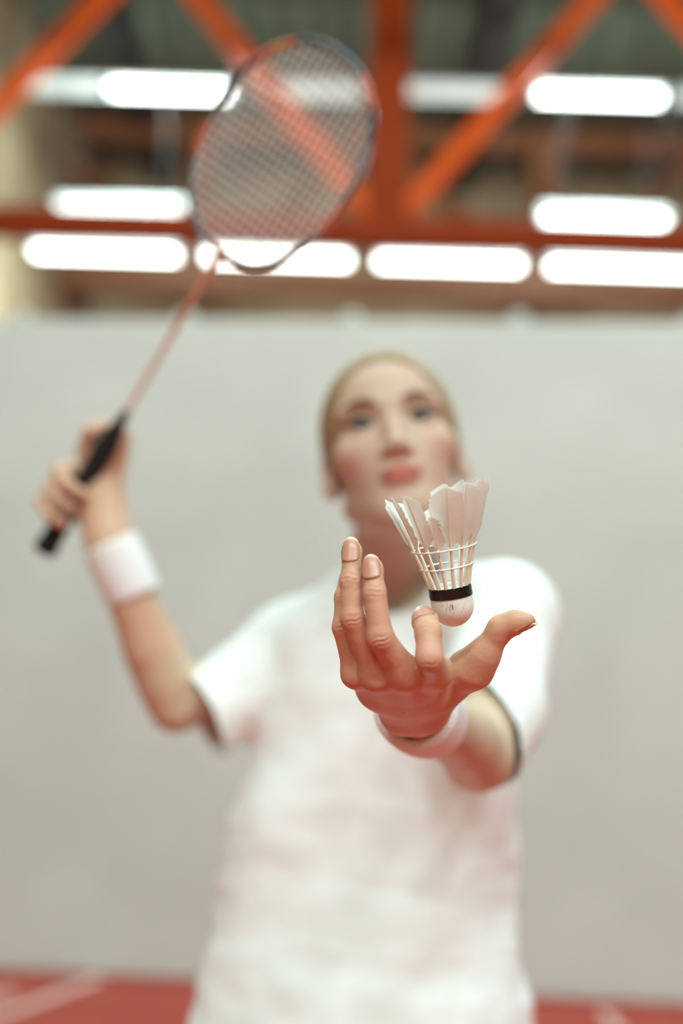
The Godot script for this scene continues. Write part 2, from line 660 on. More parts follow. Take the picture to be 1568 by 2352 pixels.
func make_hall() -> void:
	var w := RIGHT - LEFT
	var l := NEAR - FAR
	var cx := (LEFT + RIGHT) / 2
	var cz := (NEAR + FAR) / 2
	structure(box(Vector3(w + 0.6, 0.2, l + 0.6), Vector3(cx, -0.1, cz)), "floor", M.floor, "red sports hall floor with pale court lines")
	structure(box(Vector3(0.3, ROOF + 0.2, l + 0.6), Vector3(LEFT - 0.15, ROOF / 2, cz)), "wall_left", M.side, "tan side wall of the hall")
	structure(box(Vector3(0.3, ROOF + 0.2, l + 0.6), Vector3(RIGHT + 0.15, ROOF / 2, cz)), "wall_right", M.side, "tan side wall outside the picture")
	structure(box(Vector3(w + 0.6, ROOF + 0.2, 0.3), Vector3(cx, ROOF / 2, FAR - 0.15)), "wall_back", M.far, "tan end wall behind the trusses")
	structure(box(Vector3(w + 0.6, ROOF + 0.2, 0.3), Vector3(cx, ROOF / 2, NEAR + 0.15)), "wall_front", M.far, "tan end wall behind the camera")
	# ribbed roof deck, ribs running away from the camera
	var st := tool()
	st.set_smooth_group(-1)
	var x := LEFT - 0.2
	while x < RIGHT + 0.2:
		var y := ROOF
		quad(st, Vector3(x, y, NEAR), Vector3(x, y, FAR), Vector3(x + 0.16, y, FAR), Vector3(x + 0.16, y, NEAR))
		quad(st, Vector3(x + 0.16, y, NEAR), Vector3(x + 0.16, y, FAR), Vector3(x + 0.19, y + 0.09, FAR), Vector3(x + 0.19, y + 0.09, NEAR))
		quad(st, Vector3(x + 0.19, y + 0.09, NEAR), Vector3(x + 0.19, y + 0.09, FAR), Vector3(x + 0.29, y + 0.09, FAR), Vector3(x + 0.29, y + 0.09, NEAR))
		quad(st, Vector3(x + 0.29, y + 0.09, NEAR), Vector3(x + 0.29, y + 0.09, FAR), Vector3(x + 0.32, y, FAR), Vector3(x + 0.32, y, NEAR))
		x += 0.32
	add_box(st, Transform3D(Basis(), Vector3(cx, ROOF + 0.25, cz)), Vector3(w + 0.8, 0.2, l + 0.6))
	var roof := structure(done(st), "ceiling", M.roof, "dark ribbed metal roof deck")
	# dark beams under the deck, running away from the camera
	for bx in [-2.45, 1.4, 5.2]:
		structure(bar(Vector3(bx, ROOF - 0.14, FAR), Vector3(bx, ROOF - 0.14, NEAR), 0.3, 0.28, Vector3.UP), "beam", M.dark_steel, "", roof)
	# low partition behind the player
	var yaw := -atan2(0.18, 2.598)
	var mid := Vector3(0.0, 0.0, -4.028)
	var part := Basis(Vector3.UP, yaw)
	var pm := box(Vector3(12.0, 2.66, 0.09), Vector3.ZERO, 0.015)
	var wp := structure(pm, "wall_partition", M.wall, "plain pale grey partition wall behind the player")
	wp.transform = Transform3D(part, mid + part * Vector3(2.55, 1.33, -0.045))
	# small posts standing on its top edge
	for px in [-0.70, 0.02, 0.72, 1.44, -1.42]:
		structure(box(Vector3(0.075, 0.06, 0.06), Vector3(px - 2.55, 1.35, 0.0), 0.02), "bracket", M.wall, "", wp)
	# painted court lines on the floor
	var a := Vector3(-1.1650, 0.0000, -3.5261)
	var b := Vector3(-0.8783, 0.0000, -4.0715)
	line(a, b, 0.05)
	line(Vector3(-1.2358, 0.0000, -3.7229), Vector3(-1.1626, 0.0000, -3.9127), 0.04)
	line(Vector3(1.0048, 0.0000, -3.8372), Vector3(1.0090, 0.0000, -3.6452), 0.04)
	# posts against the end wall
	var k := 0
	for p in [[-1.05, 0.46], [0.56, 0.40], [2.64, 0.42], [-2.9, 0.3], [4.4, 0.4]]:
		k += 1
		var o := structure(bar(Vector3(p[0], 0.0, FAR + 0.15), Vector3(p[0], 5.2, FAR + 0.15), p[1], 0.28, Vector3.BACK), "trim_%d" % k, M.steel, "rust orange post against the tan end wall, number %d from the left" % ([0, 2, 3, 4, 1, 5][k]))
		o.set_meta("kind", "structure")
	# dark panels of the end wall between the posts
	for p in [[-0.25, 0.7, 2.6], [1.5, 1.2, 2.6], [3.6, 1.2, 2.6]]:
		structure(box(Vector3(p[1], 2.2, 0.06), Vector3(p[0], 3.05, FAR + 0.03)), "panel", M.brown_steel, "", get_node("wall_back"))

func line(a: Vector3, b: Vector3, wide: float) -> void:
	var d := (b - a).normalized()
	structure(bar(a - d * 0.02 + Vector3.UP * 0.001, b + Vector3.UP * 0.001, 0.004, wide, d.cross(Vector3.UP), 0.001), "court_line", M.line, "", get_node("floor"))


func make_trusses() -> void:
	# (depth, height of the lower chord, height of the upper chord, where a lower node stands, pitch)
	truss("orange steel roof truss in front of the hanging lamps", -7.82, 4.79, 7.42, 0.30, 4.15, M.steel, M.rust, 0.16)
	truss("brownish roof truss farther back beyond the lamps", -10.9, 5.55, 7.42, 2.25, 4.0, M.brown_steel, M.brown_steel, 0.2)

func truss(label: String, z: float, lo: float, hi: float, x0: float, pitch: float, mat: Material, chord: Material, wide: float) -> void:
	var t := base("roof_truss", label, "roof truss", Vector3(x0, lo, z))
	var h := hi - lo
	put(bar(Vector3(LEFT - x0, 0, 0), Vector3(RIGHT - x0, 0, 0), 0.2, 0.24, Vector3.UP), "bottom_chord", chord, t)
	put(bar(Vector3(LEFT - x0, h, 0), Vector3(RIGHT - x0, h, 0), 0.2, 0.24, Vector3.UP), "top_chord", chord, t)
	var x := -pitch
	while x + x0 < RIGHT:
		if x + x0 > LEFT + 0.3:
			put(bar(Vector3(x, 0, 0), Vector3(x, h, 0), 0.34, 0.16, Vector3.BACK), "post", chord, t)
		for s in [-1, 1]:
			var b := Vector3(x + s * pitch / 2, h, 0)
			var a := Vector3(x, 0, 0)
			if minf(a.x, b.x) + x0 < LEFT:
				var lim := LEFT - x0
				if maxf(a.x, b.x) <= lim:
					continue
				var f := (lim - a.x) / (b.x - a.x)
				if a.x < b.x:
					a = a.lerp(b, f)
				else:
					b = a.lerp(b, f)
			if maxf(a.x, b.x) + x0 > RIGHT:
				continue
			put(bar(a, b, wide, 0.1, Vector3.BACK), "diagonal", mat, t)
		x += pitch


# ------------------------------------------------------------------ lamps
func make_lamps() -> void:
	var row := "fluorescent lamps hanging in rows under the roof"
	var a := ["leftmost lit tube lamp of the lowest row over the partition", "lit tube lamp of the lowest row crossed by the racket head", "lit tube lamp of the lowest row above the player's head", "lit tube lamp at the right end of the lowest row", "lit tube lamp of the lowest row past the right edge"]
	for i in 5:
		lamp(Vector3(-2.2 + 1.553 * i, 4.84, -8.54), 1.34, true, a[i], row, BARE)
	lamp(Vector3(-2.2, 5.45, -8.95), 1.2, true, "lit tube lamp of the middle row at the left of the racket", row, BARE)
	lamp(Vector3(2.42, 5.50, -8.95), 1.2, true, "lit tube lamp of the middle row at the right edge", row, BARE)
	lamp(Vector3(4.0, 5.50, -8.95), 1.2, true, "lit tube lamp of the middle row past the right edge", row)
	lamp(Vector3(-2.76, 6.49, -8.6), 0.86, false, "unlit lamp of the top row behind the left orange diagonal", row)
	lamp(Vector3(-1.72, 6.49, -8.6), 1.16, true, "lit tube lamp of the top row left of the racket", row)
	lamp(Vector3(-0.42, 6.51, -8.6), 1.0, false, "unlit lamp of the top row seen through the racket strings", row)
	lamp(Vector3(0.98, 6.54, -8.6), 1.16, false, "unlit lamp of the top row right of the orange post", row)
	lamp(Vector3(2.30, 6.56, -8.6), 1.2, true, "lit tube lamp of the top row at the right of the picture", row)
	lamp(Vector3(3.66, 6.57, -8.6), 1.2, false, "unlit lamp of the top row past the right edge", row)
	var over := {-5.6: "over the court just beyond the partition", -2.4: "over the back line of the court", 1.0: "over the middle of the court", 4.5: "over the far half of the court"}
	var power := {-5.6: 0.4, -2.4: 0.62, 1.0: 0.62, 4.5: 3.0}
	for z in over:
		for i in 4:
			lamp(Vector3(-2.2 + 2.4 * i, 6.35, z), 1.5, true, "%s tube lamp from the left wall %s" % [["first", "second", "third", "fourth"][i], over[z]], "lamps over the player's end of the hall", OVER, power[z])

# the tubes shine down, or to both sides, down and a little up: [tilt, share]
const DOWN := [[0.0, 1.0]]
const BARE := [[0.0, 0.9], [180.0, 0.25]]
const OVER := [[52.0, 0.55], [-52.0, 0.45], [180.0, 0.30]]

func lamp(at: Vector3, length: float, lit: bool, label: String, group: String, beams := DOWN, power := 1.0) -> void:
	var t := base("tube_lamp", label, "lamp", at, group)
	var hl := length / 2
	# folded housing with sloping reflector sides
	var st := tool()
	st.set_smooth_group(-1)
	var prof := [Vector2(-0.05, 0.12), Vector2(-0.12, 0.035), Vector2(-0.113, 0.03), Vector2(-0.045, 0.05), Vector2(0.045, 0.05), Vector2(0.113, 0.03), Vector2(0.12, 0.035), Vector2(0.05, 0.12)]
	for i in prof.size():
		var p: Vector2 = prof[i]
		var q: Vector2 = prof[(i + 1) % prof.size()]
		quad(st, Vector3(-hl, p.y, p.x), Vector3(-hl, q.y, q.x), Vector3(hl, q.y, q.x), Vector3(hl, p.y, p.x))
	for e in [-hl, hl]:
		for f in [[0, 1, 2], [0, 2, 3], [0, 3, 4], [0, 4, 7], [4, 5, 7], [5, 6, 7]]:
			var c := []
			for k in f:
				c.append(Vector3(e, prof[k].y, prof[k].x))
			if e < 0:
				tri(st, c[0], c[2], c[1])
			else:
				tri(st, c[0], c[1], c[2])
	put(done(st), "housing", M.housing, t)
	for s in [-1, 1]:
		put(tube([Vector3(-hl + 0.03, 0.012, s * 0.045), Vector3(hl - 0.03, 0.012, s * 0.045)], [0.014], 14), "tube", M.tube if lit else M.tube_off, t)
		put(box(Vector3(0.03, 0.06, 0.13), Vector3(s * (hl - 0.017), 0.025, 0.0), 0.006), "holder", M.holder, t)
		put(bar(Vector3(s * hl * 0.7, 0.115, 0), Vector3(s * hl * 0.7, ROOF - at.y + 0.05, 0), 0.012, 0.012), "hanger", M.dark_steel, t)
	if lit:
		for beam in beams:
			var l := AreaLight3D.new()
			l.name = "light"
			l.area_size = Vector2(length - 0.1, 0.12)
			l.light_color = Color(0.89, 1.0, 1.0)
			l.light_energy = LAMP * length * beam[1] * power
			l.area_range = 40.0
			l.area_attenuation = 2.0
			l.shadow_enabled = true
			l.rotation_degrees.x = -90.0 + beam[0]
			l.position = Vector3(0, 0.012, 0) - l.basis.z * (0.03 if absf(beam[0]) < 1.0 else 0.075 if absf(beam[0]) < 90.0 else 0.13)
			t.add_child(l, true)

const LAMP := 4.0


# ------------------------------------------------------------------ racket
const BUTT := Vector3(-0.3632, 1.3361, -1.2212)
var AX := Vector3(0.51805, 0.76724, 0.37812).normalized()
var SIDE := Vector3(-0.78242, 0.60368, -0.15295)

func make_racket() -> void:
	var t := base("badminton_racket", "badminton racket with black grip and dark frame held up by the player", "racket", BUTT)
	var x := (SIDE - AX * AX.dot(SIDE)).normalized()
	t.basis = Basis(x, AX, x.cross(AX))
	# grip wound with tape, eight-sided under the wrap
	var prof := []
	for i in 89:
		var s := i / 88.0 * 0.168
		var r := 0.0128
		if s < 0.018:
			r += 0.0022 * (1.0 - s / 0.018)
		prof.append(Vector2(r, s))
	prof.push_front(Vector2(0.0, -0.002))
	prof.insert(1, Vector2(0.0135, -0.002))
	prof.append(Vector2(0.011, 0.169))
	var wind := func(s: float, a: float) -> float:
		if s <= 0.002:
			return 0.0
		return 0.0006 * cos(a * 8.0) - 0.0011 * pow(maxf(0.0, cos(TAU * s / 0.024 - a)), 8.0)
	put(lathe(prof, Transform3D(), 48, wind), "grip", M.grip, t)
	put(lathe([Vector2(0.0121, 0.166), Vector2(0.0118, 0.17), Vector2(0.0085, 0.182), Vector2(0.0058, 0.196), Vector2(0.0047, 0.206), Vector2(0.0036, 0.2062)], Transform3D(), 28), "cone", paint(Color(0.05, 0.05, 0.055), 0.35), t)
	# shaft, pale by the cone and red towards the head
	var pts := []
	var col := []
	for i in 25:
		var s := i / 24.0
		pts.append(Vector3(0, lerpf(0.2, 0.424, s), 0))
		var pale := Color(0.70, 0.50, 0.43).lerp(Color(0.60, 0.22, 0.15), smoothstep(0.1, 0.85, s))
		col.append(pale)
	put(tube(pts, [0.0036], 14, Vector3.RIGHT, 1.0, false, col), "shaft", M.frame, t)
	# head
	var cy := 0.545
	var a := 0.1235
	var b := 0.0965
	pts = []
	col = []
	var dark := Color(0.028, 0.032, 0.042)
	var red := Color(0.52, 0.10, 0.035)
	for i in 120:
		var u := TAU * i / 120.0
		# a little squarer than an ellipse
		var c := cos(u)
		var s := sin(u)
		pts.append(Vector3(signf(s) * pow(absf(s), 0.93) * b, cy + signf(c) * pow(absf(c), 0.93) * a, 0))
		var deg := i * 3.0
		var tint := dark
		for span in [[30, 56], [96, 113], [172, 188], [250, 268], [318, 336]]:
			if deg >= span[0] and deg <= span[1]:
				tint = red
		if deg > 36 and deg < 43:
			tint = Color(0.55, 0.30, 0.03)
		if (deg > 116 and deg < 150) or (deg > 270 and deg < 300):
			tint = Color(0.10, 0.085, 0.09)
		col.append(tint)
	put(tube(pts, [0.0036], 12, Vector3.BACK, 1.5, true, col), "frame", M.frame, t)
	# joint between shaft and head
	put(tube([Vector3(0, 0.405, 0), Vector3(0, 0.414, 0), Vector3(0, 0.42, 0), Vector3(0, 0.4245, 0)], [0.004, 0.0052, 0.0075, 0.009], 14, Vector3.BACK, 0.7, false, [red, red, dark, dark]), "joint", M.frame, t)
	# strings: uprights woven over and under the crossing ones
	var mains := 21
	var crosses := 23
	for dir in 2:
		var v := PackedVector3Array()
		var n := PackedVector3Array()
		var idx := PackedInt32Array()
		var count: int = mains if dir == 0 else crosses
		for i in count:
			var f := (i - (count - 1) / 2.0) / (count / 2.0)
			var q := []
			var e := f * (b * 0.99 if dir == 0 else a * 0.975)
			var half := (a if dir == 0 else b) * sqrt(maxf(0.0, 1.0 - pow(absf(f * 0.985), 2.1)))
			for j in 33:
				var s := (j / 32.0 * 2.0 - 1.0) * half
				var wave := 0.0005 * (1 if (i + j) % 2 == 0 else -1) * (1 if dir == 0 else -1)
				q.append(Vector3(e, cy + s, wave) if dir == 0 else Vector3(s, cy + e, wave))
			var m := tube(q, [0.0007], 5, Vector3.BACK)
			var arr := m.surface_get_arrays(0)
			var off := v.size()
			v.append_array(arr[Mesh.ARRAY_VERTEX])
			n.append_array(arr[Mesh.ARRAY_NORMAL])
			for k in arr[Mesh.ARRAY_INDEX]:
				idx.append(k + off)
		put(mesh_of(v, n, idx), "main_strings" if dir == 0 else "cross_strings", M.string, t)
	# grommets along the outside of the frame
	var st := tool()
	for i in 60:
		var p: Vector3 = pts[i * 2]
		var out := (p - Vector3(0, cy, 0)).normalized()
		add_bar(st, p + out * 0.003, p + out * 0.0046, 0.0028, 0.0022, Vector3.BACK, 0.0005)
	put(done(st), "grommets", M.grommet, t)


# ------------------------------------------------------------------ the player
var HEAD := Transform3D()
var skin_noise := FastNoiseLite.new()
var creases := []  # [point, axis, dorsal, depth, reach]

func crease(p: Vector3, axis: Vector3, dorsal: Vector3, depth := 0.0005, reach := 0.009) -> void:
	creases.append([p, axis.normalized(), dorsal.normalized(), depth, reach])

var nails := []

func hand_relief(p: Vector3) -> float:
	var d := 0.00025 * skin_noise.get_noise_3dv(p * 60.0)
	for nl in nails:  # the bed of a nail with a fold of skin round it
		var q: Vector3 = p - nl[0]
		if q.length_squared() > 0.0003 or q.dot(nl[2]) < 0.0:
			continue
		var r: float = nl[3]
		var s = q.dot(nl[1]) - (r - nl[4] * 1.0)
		var u = atan2(q.dot((nl[1] as Vector3).cross(nl[2])), q.dot(nl[2])) / (nl[5] * 1.55)
		var rim := maxf(absf(u) - 1.0, -s / 0.006)
		d += 0.0004 * smoothstep(0.12, -0.05, rim) - 0.00035 * exp(-pow((rim - 0.22) / 0.15, 2))
	for c in creases:
		var q: Vector3 = p - c[0]
		if q.length_squared() > 0.00025:
			continue
		var s := q.dot(c[1]) + 0.0006 * sin(q.dot((c[1] as Vector3).cross(c[2])) * 700.0)
		if q.dot(c[2]) < 0.0:
			continue
		var fall: float = exp(-q.length_squared() / (c[4] * c[4]))
		d += c[3] * fall * (exp(-pow(s / 0.0007, 2)) + 0.8 * exp(-pow((s - 0.0027) / 0.0007, 2)) + 0.6 * exp(-pow((s + 0.0025) / 0.0006, 2)))
	return d

func make_person() -> void:
	skin_noise.noise_type = FastNoiseLite.TYPE_SIMPLEX_SMOOTH
	skin_noise.frequency = 1.0
	skin_noise.seed = 3
	var foot := Vector3(0.02, 0, -1.2)
	var who := base("person", "young woman in a white T-shirt and wristbands, fair hair pulled back, one hand held out", "person", foot)
	var pieces := []
	var yaw := deg_to_rad(20.0)

	# --- trunk, arms and legs
	var f := Field.new()
	f.stack = [[Vector3(0.0372, 0.7249, -1.2598), 0.15, 0.10], [Vector3(0.0393, 0.8839, -1.2650), 0.135, 0.09], [Vector3(0.0573, 1.0625, -1.2671), 0.125, 0.082], [Vector3(0.0643, 1.1687, -1.2604), 0.125, 0.08], [Vector3(0.0676, 1.2384, -1.2494), 0.115, 0.07], [Vector3(0.0675, 1.2754, -1.2334), 0.06, 0.05]]
	f.stack_turn = Basis(Vector3.UP, yaw)
	var rs := [Vector3(-0.0594, 1.2224, -1.3126), 0.03752]
	var ls := [Vector3(0.1869, 1.2529, -1.1256), 0.03526]
	f.cone(Vector3(0.0455, 1.2651, -1.2553), rs[0], 0.042, 0.04, 0.03)
	f.cone(Vector3(0.0863, 1.2643, -1.2149), ls[0], 0.042, 0.042, 0.03)
	f.cone(Vector3(0.0681, 1.2748, -1.2234), Vector3(0.0659, 1.3264, -1.2051), 0.046, 0.044, 0.03)
	f.chain([rs, [Vector3(-0.1962, 1.1518, -1.2530), 0.03442], [Vector3(-0.2097, 1.1823, -1.2400), 0.03633], [Vector3(-0.2250, 1.2186, -1.2242), 0.03498], [Vector3(-0.2497, 1.2772, -1.2027), 0.02781], [Vector3(-0.2745, 1.3351, -1.1936), 0.02414], [Vector3(-0.2814, 1.3541, -1.1906), 0.02256]], 0.004, 1)
	f.chain([ls, [Vector3(0.1293, 1.1264, -0.9229), 0.03148], [Vector3(0.1064, 1.1479, -0.8486), 0.02758], [Vector3(0.0771, 1.1644, -0.7650), 0.02164], [Vector3(0.0602, 1.1726, -0.7029), 0.01991]], 0.008, 2)
	f.group_k = {1: 0.02, 2: 0.02, 3: 0.03, 4: 0.03}
	var hip_r := Vector3(-0.05, 0.80, -1.27)
	var hip_l := Vector3(0.12, 0.80, -1.21)
	var knee_r := Vector3(-0.10, 0.47, -1.24)
	var knee_l := Vector3(0.17, 0.46, -1.08)
	var ankle_r := Vector3(-0.13, 0.09, -1.42)
	var ankle_l := Vector3(0.19, 0.09, -1.12)
	f.chain([[hip_r, 0.085], [knee_r, 0.052], [knee_r.lerp(ankle_r, 0.3), 0.054], [ankle_r, 0.036], [ankle_r - Vector3(0, 0.03, 0), 0.036]], 0.02, 3)
	f.chain([[hip_l, 0.085], [knee_l, 0.052], [knee_l.lerp(ankle_l, 0.3), 0.054], [ankle_l, 0.036], [ankle_l - Vector3(0, 0.03, 0), 0.036]], 0.02, 4)
	pieces.append(f.nets(Vector3(-0.46, 0.0, -1.56), Vector3(0.38, 1.50, -0.55), 0.0105))

	# --- head and neck; x to her left, y up, z out of the face
	var hb := Basis(Vector3(0.9845, 0.1732, 0.0274), Vector3(-0.1602, 0.9518, -0.2610), Vector3(-0.0713, 0.2525, 0.9649)).orthonormalized()
	hb = Basis(hb.x, hb.z.cross(hb.x).normalized(), hb.z)
	var eyes := Vector3(0.0503, 1.4701, -1.0406)
	HEAD = Transform3D(hb, eyes - hb.z * 0.088)
	var h := Field.new()
	h.ball(HEAD * Vector3(0, 0.030, -0.008), Vector3(0.0745, 0.088, 0.098), hb, 0.01)
	h.ball(HEAD * Vector3(0, -0.040, 0.030), Vector3(0.0575, 0.074, 0.062), hb, 0.03)
	h.ball(HEAD * Vector3(0, -0.098, 0.060), Vector3(0.024, 0.020, 0.024), hb, 0.03)
	h.ball(HEAD * Vector3(0, 0.045, 0.042), Vector3(0.055, 0.036, 0.043), hb, 0.02)
	for s in [-1, 1]:
		h.ball(HEAD * Vector3(s * 0.043, -0.024, 0.053), Vector3(0.024, 0.019, 0.024), hb, 0.02)
		h.cone(HEAD * Vector3(s * 0.050, -0.066, 0.006), HEAD * Vector3(s * 0.016, -0.100, 0.060), 0.016, 0.014, 0.02)
		h.cone(HEAD * Vector3(s * 0.048, 0.020, 0.066), HEAD * Vector3(s * 0.012, 0.017, 0.081), 0.010, 0.011, 0.012)
	h.cone(HEAD * Vector3(0, 0.008, 0.086), HEAD * Vector3(0, -0.036, 0.1005), 0.0065, 0.0080, 0.012)
	h.ball(HEAD * Vector3(0, -0.0405, 0.1015), Vector3(0.0090, 0.0075, 0.009), hb, 0.008)
	for s in [-1, 1]:
		h.ball(HEAD * Vector3(s * 0.0110, -0.0435, 0.0945), Vector3(0.0060, 0.0062, 0.0090), hb, 0.006)
	h.ball(HEAD * Vector3(0, -0.0655, 0.0905), Vector3(0.0215, 0.0055, 0.0080), hb, 0.007)
	h.ball(HEAD * Vector3(0, -0.0760, 0.0885), Vector3(0.0180, 0.0062, 0.0082), hb, 0.006)
	h.cone(HEAD * Vector3(0, -0.055, -0.020), Vector3(0.0659, 1.3033, -1.2138), 0.052, 0.052, 0.02)
	h.cone(Vector3(0.0659, 1.3033, -1.2138), Vector3(0.0680, 1.2594, -1.2359), 0.052, 0.07, 0.02)
	for s in [-1, 1]:
		var eb := hb * Basis.from_euler(Vector3(-0.15, s * 0.45, 0))
		h.ball(HEAD * Vector3(s * 0.0765, -0.014, -0.010), Vector3(0.009, 0.029, 0.018), eb, 0.006)
		h.ball(HEAD * Vector3(s * 0.0740, -0.036, -0.004), Vector3(0.007, 0.010, 0.009), eb, 0.006)
	for s in [-1, 1]:
		h.cut(HEAD * Vector3(s * 0.0335, 0.000, 0.098), Vector3(0.0175, 0.0125, 0.016), hb, 0.010)
		h.cut(HEAD * Vector3(s * 0.0060, -0.0505, 0.0995), Vector3(0.0028, 0.0022, 0.004), hb, 0.002)
		h.cut(HEAD * Vector3(s * 0.0835, -0.010, 0.0), Vector3(0.004, 0.017, 0.010), hb, 0.003)
	for s in [-1, 1]:
		h.patch(HEAD * Vector3(s * 0.0325, -0.001, 0.0755), Vector3.ONE * 0.0140, hb, 0.003)
		h.cut(HEAD * Vector3(s * 0.0330, -0.0025, 0.092), Vector3(0.0138, 0.0050, 0.016), hb * Basis(Vector3.BACK, s * 0.12), 0.001)
	h.cut(HEAD * Vector3(0, -0.0710, 0.1005), Vector3(0.024, 0.0012, 0.007), hb, 0.002)
	pieces.append(h.nets(HEAD.origin + Vector3(-0.15, -0.26, -0.15), HEAD.origin + Vector3(0.15, 0.15, 0.15), 0.0035))

	# --- the hand held out, back of the hand towards the camera
	var o := Field.new()
	var wrist := Vector3(0.0529, 1.1685, -0.6854)
	var mi := [Vector3(0.0591, 1.2005, -0.6034), 0.00912]
	var mm := [Vector3(0.0405, 1.1987, -0.5976), 0.00929]
	var mr := [Vector3(0.0239, 1.1971, -0.6019), 0.00857]
	var mp := [Vector3(0.0111, 1.1975, -0.6099), 0.00711]
	# palm: bones of the hand's back, the heel and the ball of the thumb
	o.cone(Vector3(0.0442, 1.1748, -0.6803), mp[0], 0.0125, mp[1], 0.007)
	o.cone(Vector3(0.0477, 1.1745, -0.6763), mr[0], 0.0130, mr[1], 0.008)
	o.cone(Vector3(0.0519, 1.1747, -0.6743), mm[0], 0.0132, mm[1], 0.008)
	o.cone(Vector3(0.0579, 1.1759, -0.6761), mi[0], 0.0130, mi[1], 0.008)
	o.cone(Vector3(0.0562, 1.1686, -0.7491), Vector3(0.0451, 1.1742, -0.6804), 0.0190, 0.0155, 0.008)
	o.cone(Vector3(0.0706, 1.1691, -0.7491), Vector3(0.0597, 1.1752, -0.6803), 0.0190, 0.0155, 0.008)
	o.cone(Vector3(0.0619, 1.1795, -0.6735), Vector3(0.0856, 1.2031, -0.6333), 0.0135, 0.0100, 0.010)
	o.cone(Vector3(0.0652, 1.1903, -0.6495), Vector3(0.0789, 1.2045, -0.6371), 0.0095, 0.0075, 0.008)
	o.cone(Vector3(0.0257, 1.1906, -0.6434), Vector3(0.0594, 1.1902, -0.6475), 0.0120, 0.0130, 0.012)
	# fingers: joints from the knuckle to the tip
	var little := [mp, [Vector3(0.0031, 1.2254, -0.6014), 0.00628], [Vector3(0.0031, 1.2434, -0.6036), 0.00554], [Vector3(0.0044, 1.2548, -0.6069), 0.00479]]
	var ring := [mr, [Vector3(0.0082, 1.2299, -0.5845), 0.00687], [Vector3(0.0068, 1.2516, -0.5851), 0.00628], [Vector3(0.0069, 1.2693, -0.5884), 0.00557], [Vector3(0.0069, 1.2714, -0.5891), 0.00506]]
	var middle := [mm, [Vector3(0.0245, 1.2194, -0.5791), 0.00767], [Vector3(0.0206, 1.2446, -0.5781), 0.00632], [Vector3(0.0193, 1.2585, -0.5810), 0.00574], [Vector3(0.0191, 1.2604, -0.5817), 0.00523]]
	var index := [mi, [Vector3(0.0524, 1.2079, -0.5718), 0.00755], [Vector3(0.0521, 1.2229, -0.5785), 0.00742], [Vector3(0.0513, 1.2288, -0.5877), 0.00729], [Vector3(0.0512, 1.2300, -0.5906), 0.00694]]
	var thumb := [[Vector3(0.0860, 1.2025, -0.6324), 0.01038], [Vector3(0.0912, 1.2123, -0.6238), 0.00905], [Vector3(0.1000, 1.2281, -0.6152), 0.00709], [Vector3(0.1085, 1.2321, -0.6105), 0.00611], [Vector3(0.1151, 1.2332, -0.6073), 0.00397]]
	o.chain(little, 0.003, 1)
	o.chain(ring, 0.003, 2)
	o.chain(middle, 0.003, 3)
	o.chain(index, 0.003, 4)
	o.chain(thumb, 0.006, 5)
	# knuckles stand out a little
	o.ball(ring[1][0], Vector3.ONE * ring[1][1] * 1.03, Basis(), 0.003, 2)
	o.group_k = {1: 0.007, 2: 0.007, 3: 0.008, 4: 0.008, 5: 0.012}
	var eye := Vector3(0, 1.2, 0)
	for fg in [little, ring, middle, index]:
		for j in [1, 2]:
			var ax: Vector3 = (fg[j + 1][0] - fg[j - 1][0]).normalized()
			var dorsal: Vector3 = eye - fg[j][0]
			dorsal = (dorsal - ax * ax.dot(dorsal)).normalized()
			crease(fg[j][0] + dorsal * fg[j][1] * 0.8, ax, dorsal, 0.0009 if j == 1 else 0.0007, 0.0075 if j == 1 else 0.006)
	crease(Vector3(0.0909, 1.2153, -0.6111), Vector3(0.4760, 0.8045, 0.1274), Vector3(0.0000, -0.1564, 0.9877), 0.0003, 0.006)
	crease(Vector3(0.0765, 1.2102, -0.6180), Vector3(-0.7205, 0.6706, 0.1062), Vector3(0.0000, -0.1564, 0.9877), 0.0004, 0.008)
	# [tip, along, dorsal, radius at the tip, length, half angle, radius at the root, distance of that]
	for fg in [[ring, -0.22, 0.0125, 0.62], [middle, -0.20, 0.0120, 0.62], [index, -0.08, 0.0120, 0.66], [thumb, 0.0, 0.0105, 0.8]]:
		var c: Array = fg[0]
		var n := c.size()
		var tip: Vector3 = c[n - 1][0]
		var far_: Vector3 = c[n - 3][0]
		var ax := (tip - far_).normalized()
		var dors: Vector3 = eye - tip if c != thumb else Vector3(0.3721, -0.6754, -0.4613)
		dors = (dors - ax * ax.dot(dors)).normalized().rotated(ax, fg[1])
		nails.append([tip, ax, dors, c[n - 1][1], fg[2], fg[3], c[n - 3][1], far_.distance_to(tip)])
	o.disp = hand_relief
	pieces.append(o.nets(Vector3(-0.0076, 1.1359, -0.7897) - Vector3(0, 0, 0.0), Vector3(0.125, 1.31, -0.535), 0.0008))

	# --- the hand that grips the racket
	var gr := Field.new()
	var gv := (eye - BUTT).normalized()
	var gx := AX.cross(gv).normalized()   # right in the picture
	var gm := gx.cross(AX).normalized()   # towards the camera
	var at := func(s: float, x: float, m: float) -> Vector3:
		return BUTT + AX * s + gx * x + gm * m
	var wr := Vector3(-0.2779, 1.3438, -1.1922)
	gr.cone(Vector3(-0.2722, 1.3284, -1.1946), wr, 0.0235, 0.0225, 0.02)
	gr.cone(wr, at.call(0.105, 0.016, -0.022), 0.021, 0.019, 0.02)
	gr.cone(wr, at.call(0.075, -0.016, -0.024), 0.016, 0.012, 0.02)
	gr.cone(wr, at.call(0.130, -0.014, -0.024), 0.016, 0.012, 0.02)
	gr.cone(wr, at.call(0.110, 0.029, -0.008), 0.018, 0.014, 0.02)
	var spots := [0.052, 0.074, 0.096]
